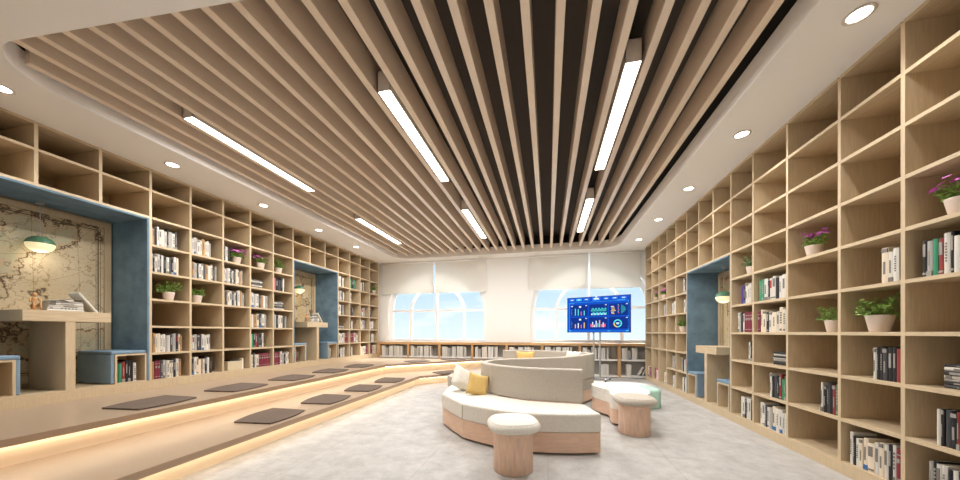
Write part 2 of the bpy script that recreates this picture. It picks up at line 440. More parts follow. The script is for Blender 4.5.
# floor mats
def seat_mat(x, y, z, rz, label, group):
    t = new()
    A, B_, Cc, D = Vector((0, 0)), Vector((.47, .04)), Vector((.385, .66)), Vector((-.13, .66))
    pts = []
    for P0, P1, bulge in ((A, B_, 0), (B_, Cc, .05), (Cc, D, 0), (D, A, .05)):
        nrm = Vector(((P1-P0).y, -(P1-P0).x)).normalized()
        for k in range(8):
            s = k/8; q = P0.lerp(P1, s) + nrm*bulge*math.sin(PI*s); pts.append((q.x, q.y))
    prism(t, pts, 0, .018)
    o = obj('seat_mat', t, mat_m, bevel=.005, loc=(x, y, z+.001)); o.rotation_euler = (0, 0, rz)
    tag(o, label, 'seat mat', group)
for k in range(5):
    seat_mat(-4.69, 2.41+1.02*k, PU, 0, 'thin brown seat mat on the upper step, %s from the near end' % ['first', 'second', 'third', 'fourth', 'fifth'][k], 'brown seat mats on the steps')
for k in range(4):
    seat_mat(-3.6, 2.96+1.01*k, PL, 0, 'thin brown seat mat on the lower step, %s from the near end' % ['first', 'second', 'third', 'fourth'][k], 'brown seat mats on the steps')
seat_mat(-4.02, 8.22, PU, math.radians(-45), 'thin brown seat mat at the turn of the upper step below the window', 'brown seat mats on the steps')
seat_mat(-3.18, 9.0-.02, PU, math.radians(-45), 'thin brown seat mat on the upper step beside the low bookcase, right of the turn', 'brown seat mats on the steps')
seat_mat(-2.98, 7.78, PL, math.radians(-45), 'thin brown seat mat at the turn of the lower step', 'brown seat mats on the steps')

# ------------------------------------------------------------------ bookcases
TH = .03
def posts_mesh(x0, x1, y, z0, z1):
    b = new(); box(b, 0, x1-x0, -TH/2, TH/2, 0, z1-z0); return b
RP = [1.3, 1.85, 2.4, 3.0, 3.53, 4.175, 4.775, 5.285, 5.79, 6.29, 6.785, 7.31, 7.83, 8.35, 8.88, 9.40]   # right uprights
RZ = [.105+.395*k for k in range(9)] + [3.655]
LP = [1.848-.517*2+.517*k for k in range(16+1)]
LP = [.814+.517*k for k in range(18)]                    # 0.814 .. 9.603
LZ = [.595+.395*k for k in range(8)] + [3.655]
def bookcase(side):
    if side == 'R':
        x0, x1, P, Z, base = XR, WR-.04, RP, RZ, 0.
        niches = [(7, 10)]; ntop = 6; missing = {1: (12, 15)}
        t = thing('tall_bookcase', 'floor to ceiling oak bookcase filling the right wall around a blue niche', 'bookcase', (x0, P[0], base))
    else:
        x0, x1, P, Z, base = XL, WL+.03, LP, LZ, PU
        niches = [(2, 5), (10, 13)]; ntop = 6; missing = {}
        t = thing('tall_bookcase', 'ceiling high oak bookcase on the stepped platform along the left wall, with two blue niches', 'bookcase', (x0, P[0], base))
    sg = 1 if x1 > x0 else -1
    D = abs(x1-x0)
    X = lambda d: sg*d                    # local depth coordinate
    loc = lambda y: y-P[0]
    zl = lambda z: z-base
    def inner(i):
        return any(a < i < e for a, e in niches)
    for i, y in enumerate(P):
        z0 = Z[ntop]-TH/2 if inner(i) else Z[0]-TH/2
        b = new(); box(b, X(0), X(D), loc(y)-TH/2, loc(y)+TH/2, zl(z0), zl(Z[-1])); obj('upright', b, wood_v, t)
    for k, z in enumerate(Z):
        segs = [(0, len(P)-1)]
        if k < ntop and k > 0:
            segs = []; s = 0
            for a, e in niches: segs.append((s, a)); s = e
            segs.append((s, len(P)-1))
        out = []
        for s, e in segs:
            m = missing.get(k)
            if m and s <= m[0] < e: out.append((s, m[0]))
            else: out.append((s, e))
        for s, e in out:
            b = new()
            for q in range(s, e):
                box(b, X(.001), X(D), loc(P[q])+TH/2, loc(P[q+1])+(TH/2 if k == 0 and inner(q+1) else -TH/2), zl(z)-TH/2, zl(z)+TH/2)
            obj('shelf', b, wood_h, t)
    b = new(); box(b, X(.0), X(D), loc(P[0])-TH/2, loc(P[-1])+TH/2, 0.001, zl(Z[0])-TH/2); obj('plinth', b, wood_v, t)
    b = new(); box(b, X(D), X(D+.015), loc(P[0])-TH/2, loc(P[-1])+TH/2, zl(Z[0]), zl(Z[-1])); obj('back_panel', b, back_m, t)
    nd = .70 if side == 'L' else .54
    for a, e in niches:
        ya, ye = loc(P[a])+TH/2, loc(P[e])-TH/2; zt = zl(Z[ntop])-TH/2; zb = zl(Z[0])+TH/2
        for nm, (p, q) in (('n', (ya, ya+.03)), ('f', (ye-.03, ye))):
            b = new(); box(b, X(-.008 if nm == 'f' else .003), X(nd), p, q, zb, zt); obj('upholstered_side', b, blue_m, t, bevel=.008)
        b = new(); box(b, X(-.008), X(nd), ya+.03, ye-.03, zt-.03, zt); obj('upholstered_top', b, blue_m, t, bevel=.008)
        b = new(); box(b, X(nd), X(nd+.02), ya, ye, zb, zt); obj('niche_back', b, back_m, t)
        niche(side, P[a]+TH/2+.03, P[e]-TH/2-.03, base+zb, base+zt-.03, X, x0, nd, a)
    return t
def niche(side, ya, ye, zb, zt, X, x0, nd, idx):
    yc = (ya+ye)/2
    which = 'right wall niche' if side == 'R' else ('near left niche' if idx == 2 else 'far left niche')
    # framed map
    t = thing('wall_map', 'antique world map print in an oak frame at the back of the %s' % which, 'map', (x0+X(nd-.001), yc, zb+.06), 'framed antique maps')
    hw = (ye-ya)/2-.02; hh = zt-zb-.09; f = .07
    b = new(); box(b, X(-.035), 0, -hw, hw, 0, f); box(b, X(-.035), 0, -hw, hw, hh-f, hh); box(b, X(-.035), 0, -hw, -hw+f, f, hh-f); box(b, X(-.035), 0, hw-f, hw, f, hh-f)
    obj('frame', b, wood_v, t)
    b = new(); box(b, X(-.012), X(-.002), -hw+f, hw-f, f, hh-f); 
    for o_, w_ in ((.03, .004), (.05, .012), (.075, .003)):
        p, q, r_, s_ = -hw+f+o_, hw-f-o_, f+o_, hh-f-o_
        for rr in ((p, q, r_, r_+w_), (p, q, s_-w_, s_), (p, p+w_, r_+w_, s_-w_), (q-w_, q, r_+w_, s_-w_)):
            box(b, X(-.0135), X(-.012), rr[0], rr[1], rr[2], rr[3], 1)
    obj('map_print', b, [map_mats[{'R': 2}.get(side, 0 if idx == 2 else 1)], ink_m], t)
    # table
    t = thing('niche_table', 'oak T shaped counter table in the %s' % which, 'table', (x0, yc, zb), 'T shaped niche tables')
    b = new(); box(b, X(-.005), X(nd-.04), -.355, .355, .82, .945); obj('tabletop', b, wood_h, t, bevel=.003)
    b = new(); box(b, X(0), X(nd-.04), -.04, .04, 0, .82); obj('leg', b, wood_v, t)
    # seats
    for s, y0, nm in ((1, ya, 'near'), (-1, ye, 'far')):
        t = thing('box_bench', 'blue upholstered oak box bench at the %s end of the %s' % (nm, which), 'bench', (x0, y0, zb), 'blue box benches in the niches')
        w = .335; h = .395; k = .022
        b = new(); box(b, X(0), X(nd-.05), s*.002, s*k, 0, h); box(b, X(0), X(nd-.05), s*(w-k), s*w, 0, h); box(b, X(0), X(nd-.05), s*k, s*(w-k), h-k, h); box(b, X(0), X(nd-.05), s*k, s*(w-k), 0, .01)
        box(b, X(.36), X(.375), s*k, s*(w-k), .01, h-k)
        obj('open_box', b, wood_v, t)
        b = new(); box(b, X(.005), X(nd-.05), s*.002, s*(w+.035), h+.001, h+.045); obj('seat_pad', b, bluel_m, t, bevel=.012)
        b = new(); box(b, X(.01), X(nd-.05), s*(w+.001), s*(w+.035), .01, h); obj('side_pad', b, bluel_m, t, bevel=.008)
    # pendant lamp
    px_ = x0+X(.54 if side == 'L' else .27); pz = (2.395 if side == 'L' else 1.90)
    t = thing('pendant_lamp', 'round pendant lamp, green above and cream below, hanging in the %s' % which, 'pendant lamp', (px_, yc, pz), 'green and cream pendant lamps')
    R = .118; flat = .86
    prof = [(R*math.sin(PI*k/24), flat*R*math.cos(PI*k/24)) for k in range(0, 12)]
    b = new(); lathe(b, [(0, flat*R)]+prof[1:]+[(R, .006), (R-.006, .004)], 32); obj('shade', b, green_gl, t, smooth=True)
    b = new(); lathe(b, [(R-.004, .004)]+[(R*.985*math.sin(PI*k/24), flat*R*math.cos(PI*k/24)) for k in range(13, 24)]+[(0, -flat*R)], 32); obj('globe', b, opal_m, t, smooth=True)
    b = new(); tube(b, [(0, 0, flat*R), (0, 0, zt-pz-.01)], .004, 8); obj('cord', b, metal_m, t)
    b = new(); lathe(b, [(0, zt-pz-.03), (.035, zt-pz-.03), (.035, zt-pz-.001), (0, zt-pz-.001)], 20); obj('canopy', b, metal_m, t)
    L = bpy.data.lights.new('pendant_glow', 'POINT'); L.energy = 1.2; L.color = (1, .92, .78); L.shadow_soft_size = .1
    o = bpy.data.objects.new('pendant_glow', L); C.objects.link(o); o.parent = t; o.location = (0, 0, -.14)
bookcase('R'); bookcase('L')

# low bookcase under the windows
LX0, LX1 = -5.61, 3.2; LY0, LY1 = 9.568, 9.80
t = thing('low_bookcase', 'long low honey oak bookcase with white shelves under the windows', 'bookcase', (LX0, LY0, 0))
W = LX1-LX0; D = LY1-LY0
b = new(); box(b, 0, W, -.01, D, .91, .99); obj('top_board', b, low_w, t, bevel=.003)
LPX = [-5.575, -4.52, -3.43, -2.34, -1.25, -.17, .915, 2.0, 3.16]
for x in LPX:
    b = new(); box(b, x-LX0-.035, x-LX0+.035, 0, D, 0, .91); obj('upright', b, low_w, t)
lowsh = mat('white shelf board', (236, 234, 230), .5)
for z0, z1 in ((.02, .06), (.485, .525)):
    b = new()
    for a, e in zip(LPX, LPX[1:]): box(b, a-LX0+.035, e-LX0-.035, .003, D, z0, z1)
    obj('shelf', b, lowsh, t)
b = new(); box(b, 0, W, D, D+.012, 0, .91); obj('back_panel', b, grey_back, t)

# ------------------------------------------------------------------ books
PAL = {'w': ((212,208,200),'white'), 'c': ((220,206,184),'cream'), 'k': ((30,29,32),'black'), 'g': ((168,166,162),'grey'), 'm': ((122,34,54),'maroon'),
       'e': ((52,140,104),'green'), 'r': ((140,48,46),'red'), 'p': ((206,120,138),'pink'), 'b': ((62,96,150),'blue'), 't': ((176,134,84),'tan'),
       'u': ((78,48,130),'purple'), 'd': ((66,66,70),'dark grey'), 'l': ((200,196,190),'light grey')}
page_m = mat('book paper', (226, 216, 196), .9)
mark_k = mat('dark spine mark', (120, 114, 108), .7); mark_w = mat('pale spine mark', (150, 146, 140), .7); mark_r = mat('red spine mark', (168, 52, 50), .7); mark_b = mat('blue spine mark', (60, 104, 160), .7)
MARK = [mark_k, mark_w, mark_r, mark_b]
cover = {k: mat('book cover '+v[1], v[0], .55) for k, v in PAL.items()}
BOOKS = []     # dicts
PAGE = mat('page edges', (214, 206, 190), .9)
def book_parts(c, w, h, d, seed):
    """upright book: spine faces -Y at y=0, width along X, returns (cover bm, pages bm); origin bottom centre of spine"""
    R = random.Random(seed); t = min(.003, w*.12)
    b = new()
    box(b, -w/2, -w/2+t, .004, d, 0, h); box(b, w/2-t, w/2, .004, d, 0, h)
    # rounded spine
    n = 6; prev = None
    arc = [(-w/2+w*k/n, .004-.007*math.sin(PI*k/n)) for k in range(n+1)]
    inn = [(x, .008) for x, _ in arc]
    V = [[b.verts.new((x, y, z)) for x, y in L] for z in (0, h) for L in (arc, inn)]
    for k in range(n):
        b.faces.new((V[0][k], V[0][k+1], V[2][k+1], V[2][k])); b.faces.new((V[1][k+1], V[1][k], V[3][k], V[3][k+1]))
        b.faces.new((V[2][k], V[2][k+1], V[3][k+1], V[3][k])); b.faces.new((V[0][k+1], V[0][k], V[1][k], V[1][k+1]))
    # spine marks
    dark = c in 'kmgeburd'
    st = R.choice((0, 1, 2, 3, 4, 7, 7, 8, 8))
    mi = 2 if dark else 1
    if c == 'm': st = 5
    if h > .312: st = 6
    def strip(z0, z1, x0=-.42, x1=.42, m=mi):
        y = -.0036
        xs = [x0*w, x1*w]
        box(b, xs[0], xs[1], -.0042, .003, z0*h, z1*h, m)
    if st == 0: strip(.4, .82, -.22, .22)
    elif st == 1: strip(.55, .9, -.3, .3, R.choice((mi, mi, mi, mi, 3))); strip(.06, .12)
    elif st == 2:
        for q in range(5): strip(.35+.1*q, .41+.1*q, -.2, .25)
        strip(.05, .14, -.25, .25, mi)
    elif st == 3: strip(.3, .72, -.18, .1); strip(.0, .16, -.46, .46, R.choice((4, mi, mi)))
    elif st == 5: strip(.82, .85); strip(.6, .72, -.3, .3); strip(.12, .15)
    elif st == 8:
        for q in range(7): strip(.3+.07*q, .345+.07*q, -.12-.06*(q % 2), .14)
    elif st == 4: strip(.86, .97, -.44, .44); strip(.25, .6, -.15, .15)
    p = new(); box(p, -w/2+t, w/2-t, .008, d-.004, .003, h-.003)
    return b, p
def make_book(s, idx, single):
    c = s['c']; cb, pb = book_parts(c, s['w'], s['h'], s['d'], s['seed'])
    mats = [cover[c]]+MARK
    if not single:
        return cb, pb, mats
    name = s.get('name', 'book')
    if s['area'] > 55:
        t = thing(name, s['label'], s.get('cat', 'book'), (0, 0, 0), s['group']); t.matrix_world = s['M']
        obj('cover', cb, mats, t); obj('page_block', pb, PAGE, t)
    else:
        me2 = bpy.data.meshes.new('tmp'); pb.to_mesh(me2); k = len(cb.faces); cb.from_mesh(me2); cb.faces.ensure_lookup_table()
        for f in cb.faces[k:]: f.material_index = 5
        pb.free()
        o = obj(name, cb, mats+[PAGE]); o.matrix_world = s['M']; tag(o, s['label'], s.get('cat', 'book'), s['group'])
def frameM(ox, oy, oz, face):
    """local -Y (spine) points to `face`: 'R' bookcase spines face -X, 'L' +X, 'B' -Y"""
    rz = {'R': -PI/2, 'L': PI/2, 'B': 0}[face]
    return Matrix.Translation((ox, oy, oz)) @ Matrix.Rotation(rz, 4, 'Z')
ROWW = ['bottom', 'second', 'third', 'fourth', 'fifth', 'sixth', 'seventh', 'eighth', 'top']
def add_book(c, w, h, d, M, label, group, corners, **k):
    xs = [proj(*(M @ Vector(p))) for p in corners]
    ar = (max(x for x, _ in xs)-min(x for x, _ in xs))*(max(y for _, y in xs)-min(y for _, y in xs))
    vis = any(-5 < x < 965 and -5 < y < 485 for x, y in xs)
    BOOKS.append(dict(c=c, w=w, h=h, d=d, M=M, label=label, group=group, area=ar if vis else 0, seed=random.random(), vis=vis, **k))
def bayname(side, i):
    if side == 'R':
        if i < 7: return 'right bookcase %s bay before niche' % ORD[6-i]
        if i >= 10: return 'right bookcase %s bay past niche' % ORD[i-10]
    else:
        if i >= 13: return 'left wall %s bay past far niche' % ORD[i-13]
        return 'left wall %s bay past near niche' % ORD[i-5]
def row(side, i, k, s, fill=None, hr=(.24, .29), wr=(.02, .038), setb=None, off=0., px=None):
    """books in bay i, row k, in picture order from left to right"""
    P, Z = (RP, RZ) if side == 'R' else (LP, LZ)
    z = Z[k]+TH/2; bay = P[i+1]-P[i]-TH-.012
    R = random.Random(hash((side == 'R', i, k, len(s))) & 0xffff)
    ws = []
    for ch in s:
        w = R.uniform(*wr)
        if ch == 'm': w = .034
        if ch in 'C': w = .05
        ws.append(w)
    if fill:
        f = fill*bay/sum(ws); ws = [w*f for w in ws]
    tot = sum(ws)
    if tot > bay-off: ws = [w*(bay-off)/tot for w in ws]; tot = bay-off
    face = side
    sb = setb if setb is not None else (.028 if side == 'R' else .04)
    if px:
        a_ = (px-480)/312; off = (math.cos(PSI)+a_*math.sin(PSI))*(XR+.03)/(a_*math.cos(PSI)-math.sin(PSI))-tot-(P[i]+TH/2+.004)
    # picture order: L -> +Y from the near upright; R -> ends at the near upright
    y = P[i]+TH/2+.004+off if side == 'L' else P[i]+TH/2+.004+off+tot
    zh = {}
    for j, (ch, w) in enumerate(zip(s, ws)):
        c = ch.lower(); h = R.uniform(*hr)
        if c == 'm': h = hr[1]-.02
        if ch == 'C': h = hr[0]
        w2 = w-.0012
        yy = y+w/2 if side == 'L' else y-w/2
        y = y+w if side == 'L' else y-w
        x = XR+sb+R.uniform(0, .008) if side == 'R' else XL-sb-R.uniform(0, .008)
        M = frameM(x, yy, z+.0005, face)
        col = PAL[c][1]
        pos = 'only one standing' if len(s) == 1 else ORD[j]+' from left'
        if len(s) == 1: lab = '%s book standing alone, %s shelf up, %s' % (col, ORD[k], bayname(side, i))
        else: lab = '%s book, %s, %s shelf up, %s' % (col, pos, ORD[k], bayname(side, i))
        add_book(c, w2, h, .17, M, lab, 'books on the %s bookcase' % ('right' if side == 'R' else 'left'), [(-w2/2, 0, 0), (w2/2, 0, h), (-w2/2, 0, h), (w2/2, 0, 0)])
def stack(side, i, k, s, yl=None, L=.27):
    """lying magazines, bottom first"""
    P, Z = (RP, RZ) if side == 'R' else (LP, LZ)
    z = Z[k]+TH/2+.0005; R = random.Random(i*31+k)
    yc = yl-L/2 if yl else P[i]+TH/2+.02+L/2
    for j, c in enumerate(s):
        w = R.uniform(.018, .03); jit = R.uniform(-.012, .012)
        # lying: rotate so the spine (local Z long axis) lies along Y
        x = XR+.09 if side == 'R' else XL-.06
        rz = {'R': -PI/2, 'L': PI/2}[side]
        M = Matrix.Translation((x+jit, yc+jit+(-.5*L), z+w/2)) @ Matrix.Rotation(rz, 4, 'Z') @ Matrix.Rotation(PI/2 if side == 'L' else -PI/2, 4, 'Y')
        # local z -> along world Y
        q = M.to_3x3() @ Vector((0, 0, 1))
        if q.y < 0: M = Matrix.Translation((0, L, 0)) @ M
        z += w+.0004
        lab = '%s magazine, %s in pile, shelf %s up, %s' % (PAL[c][1], 'lowest' if j == 0 else ORD[j], ORD[k], bayname(side, i))
        add_book(c, w, L, .2, M, lab, 'magazines lying in piles', [(-w/2, 0, 0), (w/2, 0, L), (w/2, .1, 0), (-w/2, 0, L)], cat='magazine', name='magazine')

# right bookcase (bay index = near upright index)
row('R', 2, 0, 'gkwlkwkwm', px=928); row('R', 2, 1, 'wkdkrkkk', px=936); stack('R', 2, 2, 'dkgwkwk', 2.84, .31)
row('R', 2, 4, 'kgerwkwkCC', px=922)
row('R', 3, 0, 'wkwccClcwkwmk', .93); row('R', 3, 2, 'wkkdkkre', .5, hr=(.26, .29)); row('R', 3, 4, 'cwwk', .36)
row('R', 4, 1, 'wkdkree', .37, hr=(.25, .3))
row('R', 5, 0, 'wwdwgcwwlw', .88); row('R', 5, 1, 'wkdkreeu', .56, hr=(.24, .3)); stack('R', 5, 2, 'kdwgkwk', 4.54, .34); row('R', 5, 3, 'mcckwClclc', .97); row('R', 5, 4, 'eewkwwkwwc', .93)
row('R', 6, 0, 'wwkwwkw', .66); row('R', 6, 2, 'wkk', .3); row('R', 6, 3, 'wgkwmmmmm', .82); row('R', 6, 4, 'ukwcwkd', .65)
row('R', 10, 0, 'wkwk', .55); row('R', 10, 1, 'gkwkg', .62); row('R', 10, 4, 'wkw', .4); row('R', 10, 5, 'gwkwd', .5)
row('R', 11, 0, 'wgw', .5); row('R', 11, 1, 'ggkw', .55); row('R', 11, 3, 'gw', .2); row('R', 11, 4, 'wgwcg', .6); row('R', 11, 5, 'cc', .25)
row('R', 12, 0, 'cwcd', .45); row('R', 12, 4, 'ggw', .5); row('R', 12, 3, 'g', .15)
row('R', 13, 0, 'mpwgw', .8); row('R', 13, 4, 'gk', .3); row('R', 13, 2, 'w', .2)
row('R', 14, 0, 'cpmm', .8); row('R', 14, 5, 'e', .2)
# left bookcase
row('L', 5, 0, 'wtmmdwgwcwkwt', .83, (.25, .29)); row('L', 5, 1, 'ktwcwwgwdgkct', .86); row('L', 5, 4, 'wkwlkwkwdkwc', .76); row('L', 5, 5, 'wtkwcwlkgwd', .72)
row('L', 6, 0, 'wkwcctwkwk', .72); row('L', 6, 1, 'wwgddwwwl', .66); row('L', 6, 4, 'ktgdwwdtwcdg', .88); row('L', 6, 5, 'wwlgwwtcwg', .68)
row('L', 7, 3, 'tdcwdlkwtg', .86); row('L', 7, 4, 'wwgwkwdcwtg', .8); row('L', 7, 5, 'wkwk', .28)
row('L', 8, 0, 'wwdcwmmmmm', .97); row('L', 8, 1, 'cekrdkkw', .66, (.26, .3)); row('L', 8, 2, 'dwtcdwg', .78); row('L', 8, 3, 'wwgwdtwg', .84); stack('L', 8, 4, 'kwkdwk')
row('L', 9, 0, 'mmmmwgkwc', .9); row('L', 9, 2, 'wgkwcdg', .75); stack('L', 9, 3, 'wkdwkwk'); row('L', 9, 4, 'kpkkdkw', .62)
row('L', 13, 0, 'ckwgw', .66); row('L', 13, 1, 'ccwwcmm', .97); stack('L', 13, 2, 'wkwk'); row('L', 13, 3, 'wwcwkg', .6); row('L', 13, 4, 'cwgwkw', .62); row('L', 13, 5, 'gwwkw', .6)
row('L', 14, 0, 'kkw', .35); row('L', 14, 1, 'mmmwgw', .9); row('L', 14, 2, 'kkw', .36); row('L', 14, 3, 'kkd', .4); row('L', 14, 4, 'kw', .25); row('L', 14, 5, 'kekke', .6)
row('L', 15, 0, 'cwcwm', .9); row('L', 15, 2, 'wcwg', .6); row('L', 15, 3, 'wkwg', .6); row('L', 15, 5, 'gwkw', .5)
row('L', 16, 0, 'mmcw', .9); row('L', 16, 1, 'ekcw', .6); row('L', 16, 2, 'gwcw', .55); row('L', 16, 3, 'kd', .3)
# books in the box benches
def seatbooks(side, y0, s, z, where):
    y = y0
    R = random.Random(int(y0*97))
    out = s if side == 'L' else s[::-1]
    for j, c in enumerate(out):
        w = R.uniform(.026, .036); h = R.uniform(.24, .3)
        x = XL-.05 if side == 'L' else XR+.03
        M = frameM(x, y+w/2, z, side); y += w+.001
        pos = j if side == 'L' else len(s)-1-j
        add_book(c, w, h, .17, M, '%s book, %s from left in %s' % (PAL[c][1], ORD[pos], where), 'books inside the box benches', [(-w/2, 0, 0), (w/2, 0, h), (-w/2, 0, h), (w/2, 0, 0)])
zL, zR = LZ[0]+TH/2+.0105, RZ[0]+TH/2+.0105
seatbooks('L', LP[5]-.045-.335+.024, 'kerkkkw', zL, 'the far box bench of near left niche')
seatbooks('L', LP[10]+.045+.025, 'kerk', zL, 'the near box bench of far left niche')
seatbooks('L', LP[13]-.045-.335+.024, 'kkew', zL, 'the far box bench of far left niche')
seatbooks('R', RP[7]+.045+.025, 'wk', zR, 'the near box bench of right niche')
seatbooks('R', RP[10]-.045-.335+.024, 'gw', zR, 'the far box bench of right niche')
# low bookcase books
def lowrow(i, lvl, s, start=.05, lean=0, lx=None):
    a = LPX[i]+.035; e = LPX[i+1]-.035; z = (.0605, .5255)[lvl]
    x = a+start; e = lx or e; R = random.Random(i*7+lvl); j = 0; nb = len(s.replace('_', ''))
    for ch in s:
        if ch == '_': x += .035; continue
        w = R.uniform(.034, .06); h = R.uniform(.315, .345) if ch != 'g' else R.uniform(.25, .28)
        if x+w > e: break
        M = Matrix.Translation((x+w/2, LY0+.02, z))
        add_book(ch, w, h, .15, M, '%s book, %s from left, %s row, low bookcase %s compartment' % (PAL[ch][1], ORD[j], 'upper' if lvl else 'lower', ORD[i]), 'pale books in the low bookcase under the windows', [(-w/2, 0, 0), (w/2, 0, h), (-w/2, 0, h), (w/2, 0, 0)])
        x += w+.001; j += 1
    if lean:
        for q in range(lean):
            w = .035; th = .55-.06*q; h = .27
            M = Matrix.Translation((e-.20+.05*q-.04, LY0+.02, z+.02)) @ Matrix.Rotation(th, 4, 'Y')
            c = 'wkw'[q % 3]
            add_book(c, w, h, .15, M, '%s leaning book, %s of those leaning, %s row, low bookcase %s compartment' % (PAL[c][1], ORD[q], 'upper' if lvl else 'lower', ORD[i]), 'pale books in the low bookcase under the windows', [(-w/2, 0, 0), (w/2, 0, h), (-w/2, 0, h), (w/2, 0, 0)])
for i in range(7):
    lowrow(i, 1, ['wwlgg_wwl_wlcw_w', 'wlwggl_wwl_lwlw_w', 'wwlgg_lwl_wlwl_w', 'wwgg_wcl_wlw_lw'][i % 4])
lowrow(7, 1, 'wwlgg_wwl', .03, 0, 2.6); lowrow(7, 0, 'www', .16, 3, 2.75)
lowrow(0, 0, 'w')
lowrow(5, 0, 'ww_wlw', .3, 2); lowrow(6, 0, 'wwlw', .56, 0)
BOOKS2 = [s for s in BOOKS if s['vis']]
BOOKS2 = [s for s in BOOKS2 if not (s['group'].startswith('pale') and 'lower row' in s['label'] and 'first compartment' in s['label'])]
# hidden behind the sofa: nothing shown
key = lambda s: -s['area']
books = sorted([s for s in BOOKS2 if s.get('name', 'book') == 'book'], key=key)
mags = [s for s in BOOKS2 if s.get('name') == 'magazine']
NIND = 292
for i, s in enumerate(books[:NIND]): make_book(s, i, True)
for i, s in enumerate(mags): make_book(s, i, True)
rest = books[NIND:]
if rest:
    allm = [cover[k] for k in PAL]+MARK+[PAGE]; ks = list(PAL); B = new()
    for s in rest:
        cb, pb, _ = make_book(s, 0, False)
        for q, src in enumerate((cb, pb)):
            for f in src.faces:
                if q == 1: f.material_index = len(allm)-1
                else: f.material_index = ks.index(s['c']) if f.material_index == 0 else len(ks)+f.material_index-1
            src.transform(s['M'])
            me = bpy.data.meshes.new('t'); src.to_mesh(me); B.from_mesh(me); bpy.data.meshes.remove(me); src.free()
    o = obj('distant_books', B, allm); tag(o, 'many small distant books on the far shelves', 'books', None, 'stuff')
print('BOOKCOUNT', len(books), len(mags), 'rest', len(rest), 'min area', books[min(NIND, len(books))-1]['area'])

# box file on the left bookcase
t = thing('file_box', 'beige linen storage box with papers on top, bottom shelf of left bookcase', 'box', (XL-.06, LP[7]+.13, LZ[0]+TH/2))
b = new(); box(b, -.24, 0, 0, .27, .001, .16); obj('box_body', b, mat('linen box', (206, 192, 164), .9), t, bevel=.004)
b = new(); box(b, -.23, -.005, .27, .30, .001, .2); obj('divider', b, mat('box tab', (222, 214, 196), .8), t)
b = new(); box(b, -.2, -.02, .05, .24, .162, .178); obj('notebook', b, cover['k'], t)

# ------------------------------------------------------------------ plants
def plant(x, y, z, label, kind, s=1., seed=0, pot=True):
    R = random.Random(seed)
    t = thing('potted_plant', label, 'plant', (x, y, z+.0005), 'small potted plants on shelves')
    r = .062*s; h = .105*s
    b = new(); lathe(b, [(0, 0), (r*.68, 0), (r*.72, .004), (r, h*.95), (r*1.02, h), (r*.93, h), (r*.9, h*.86), (0, h*.86)], 24); po = obj('pot', b, pot_m, t, smooth=True)
    b = new(); lathe(b, [(0, h*.9), (r*.89, h*.88)], 16); obj('soil', b, soil_m, po)
    b = new()
    def leaf(p, dirv, L, w, mi=0):
        d = dirv.normalized(); u = d.cross(Vector((R.uniform(-.3, .3), R.uniform(-.3, .3), 1))).normalized(); nn = u.cross(d)
        a = b.verts.new(p); l_ = b.verts.new(p+d*L*.5+u*w+nn*L*.08); r_ = b.verts.new(p+d*L*.5-u*w+nn*L*.08); m_ = b.verts.new(p+d*L*.5-nn*L*.03); e = b.verts.new(p+d*L-nn*L*.12)
        for f in ((a, m_, l_), (a, r_, m_), (l_, m_, e), (m_, r_, e)):
            q = b.faces.new(f); q.material_index = mi
    tips = []
    for k in range(30):
        a = R.uniform(0, 2*PI); rr = R.uniform(.2, 1)**.6*.10*s*(1.15 if kind != 'flower' else 1.0); hh = h+R.uniform(.0, .14)*s*(1.05 if kind != 'flower' else .7)
        # keep inside the compartment depth
        base = Vector((R.uniform(-.4, .4)*r, R.uniform(-.4, .4)*r, h*.85)); tip = Vector((rr*math.cos(a)*.8, rr*math.sin(a)*1.25, hh))
        tube(b, [base, (base+tip)/2+Vector((0, 0, .015)), tip], .0014*s, 4)
        tips.append(tip)
        for q in range(9):
            p = base.lerp(tip, .35+.65*q/8); leaf(p, Vector((R.uniform(-1, 1), R.uniform(-1, 1), R.uniform(-.3, .8))), R.uniform(.024, .042)*s, .011*s)
    obj('foliage', b, leaf_m if kind != 'pale' else leaf2_m, t)
    if kind in ('flower', 'pale'):
        b = new()
        nf = 22 if kind == 'flower' else 6
        for k in range(nf):
            a = R.uniform(0, 2*PI); rr = R.uniform(0, 1)**.6*.12*s; p = Vector((rr*math.cos(a)*.7, rr*math.sin(a)*1.1, h+R.uniform(.07, .13)*s-.25*rr*0))
            nv = Vector((math.cos(a)*.6, math.sin(a)*.6, 1)).normalized(); u = nv.orthogonal().normalized(); w = nv.cross(u)
            for q in range(5):
                g = 2*PI*q/5; d = u*math.cos(g)+w*math.sin(g); e = u*math.cos(g+1.4)+w*math.sin(g+1.4)
                L = .024*s; c0 = b.verts.new(p); c1 = b.verts.new(p+d*L*.7+nv*.004); c2 = b.verts.new(p+(d+e).normalized()*L+nv*.006); c3 = b.verts.new(p+e*L*.7+nv*.004)
                b.faces.new((c0, c1, c2, c3))
        obj('flowers', b, purple_m if kind == 'flower' else pale_m, t)
def P_at(side, px, k, depth=.11):
    """y on the shelf row where picture column px meets the plane depth behind the front"""
    X_ = XR+depth if side == 'R' else XL-depth
    a = (px-480)/312; c, s = math.cos(PSI), math.sin(PSI)
    rx, ry = a*c-s, c+a*s
    Z = RZ if side == 'R' else LZ
    return X_, ry*X_/rx, Z[k]+TH/2
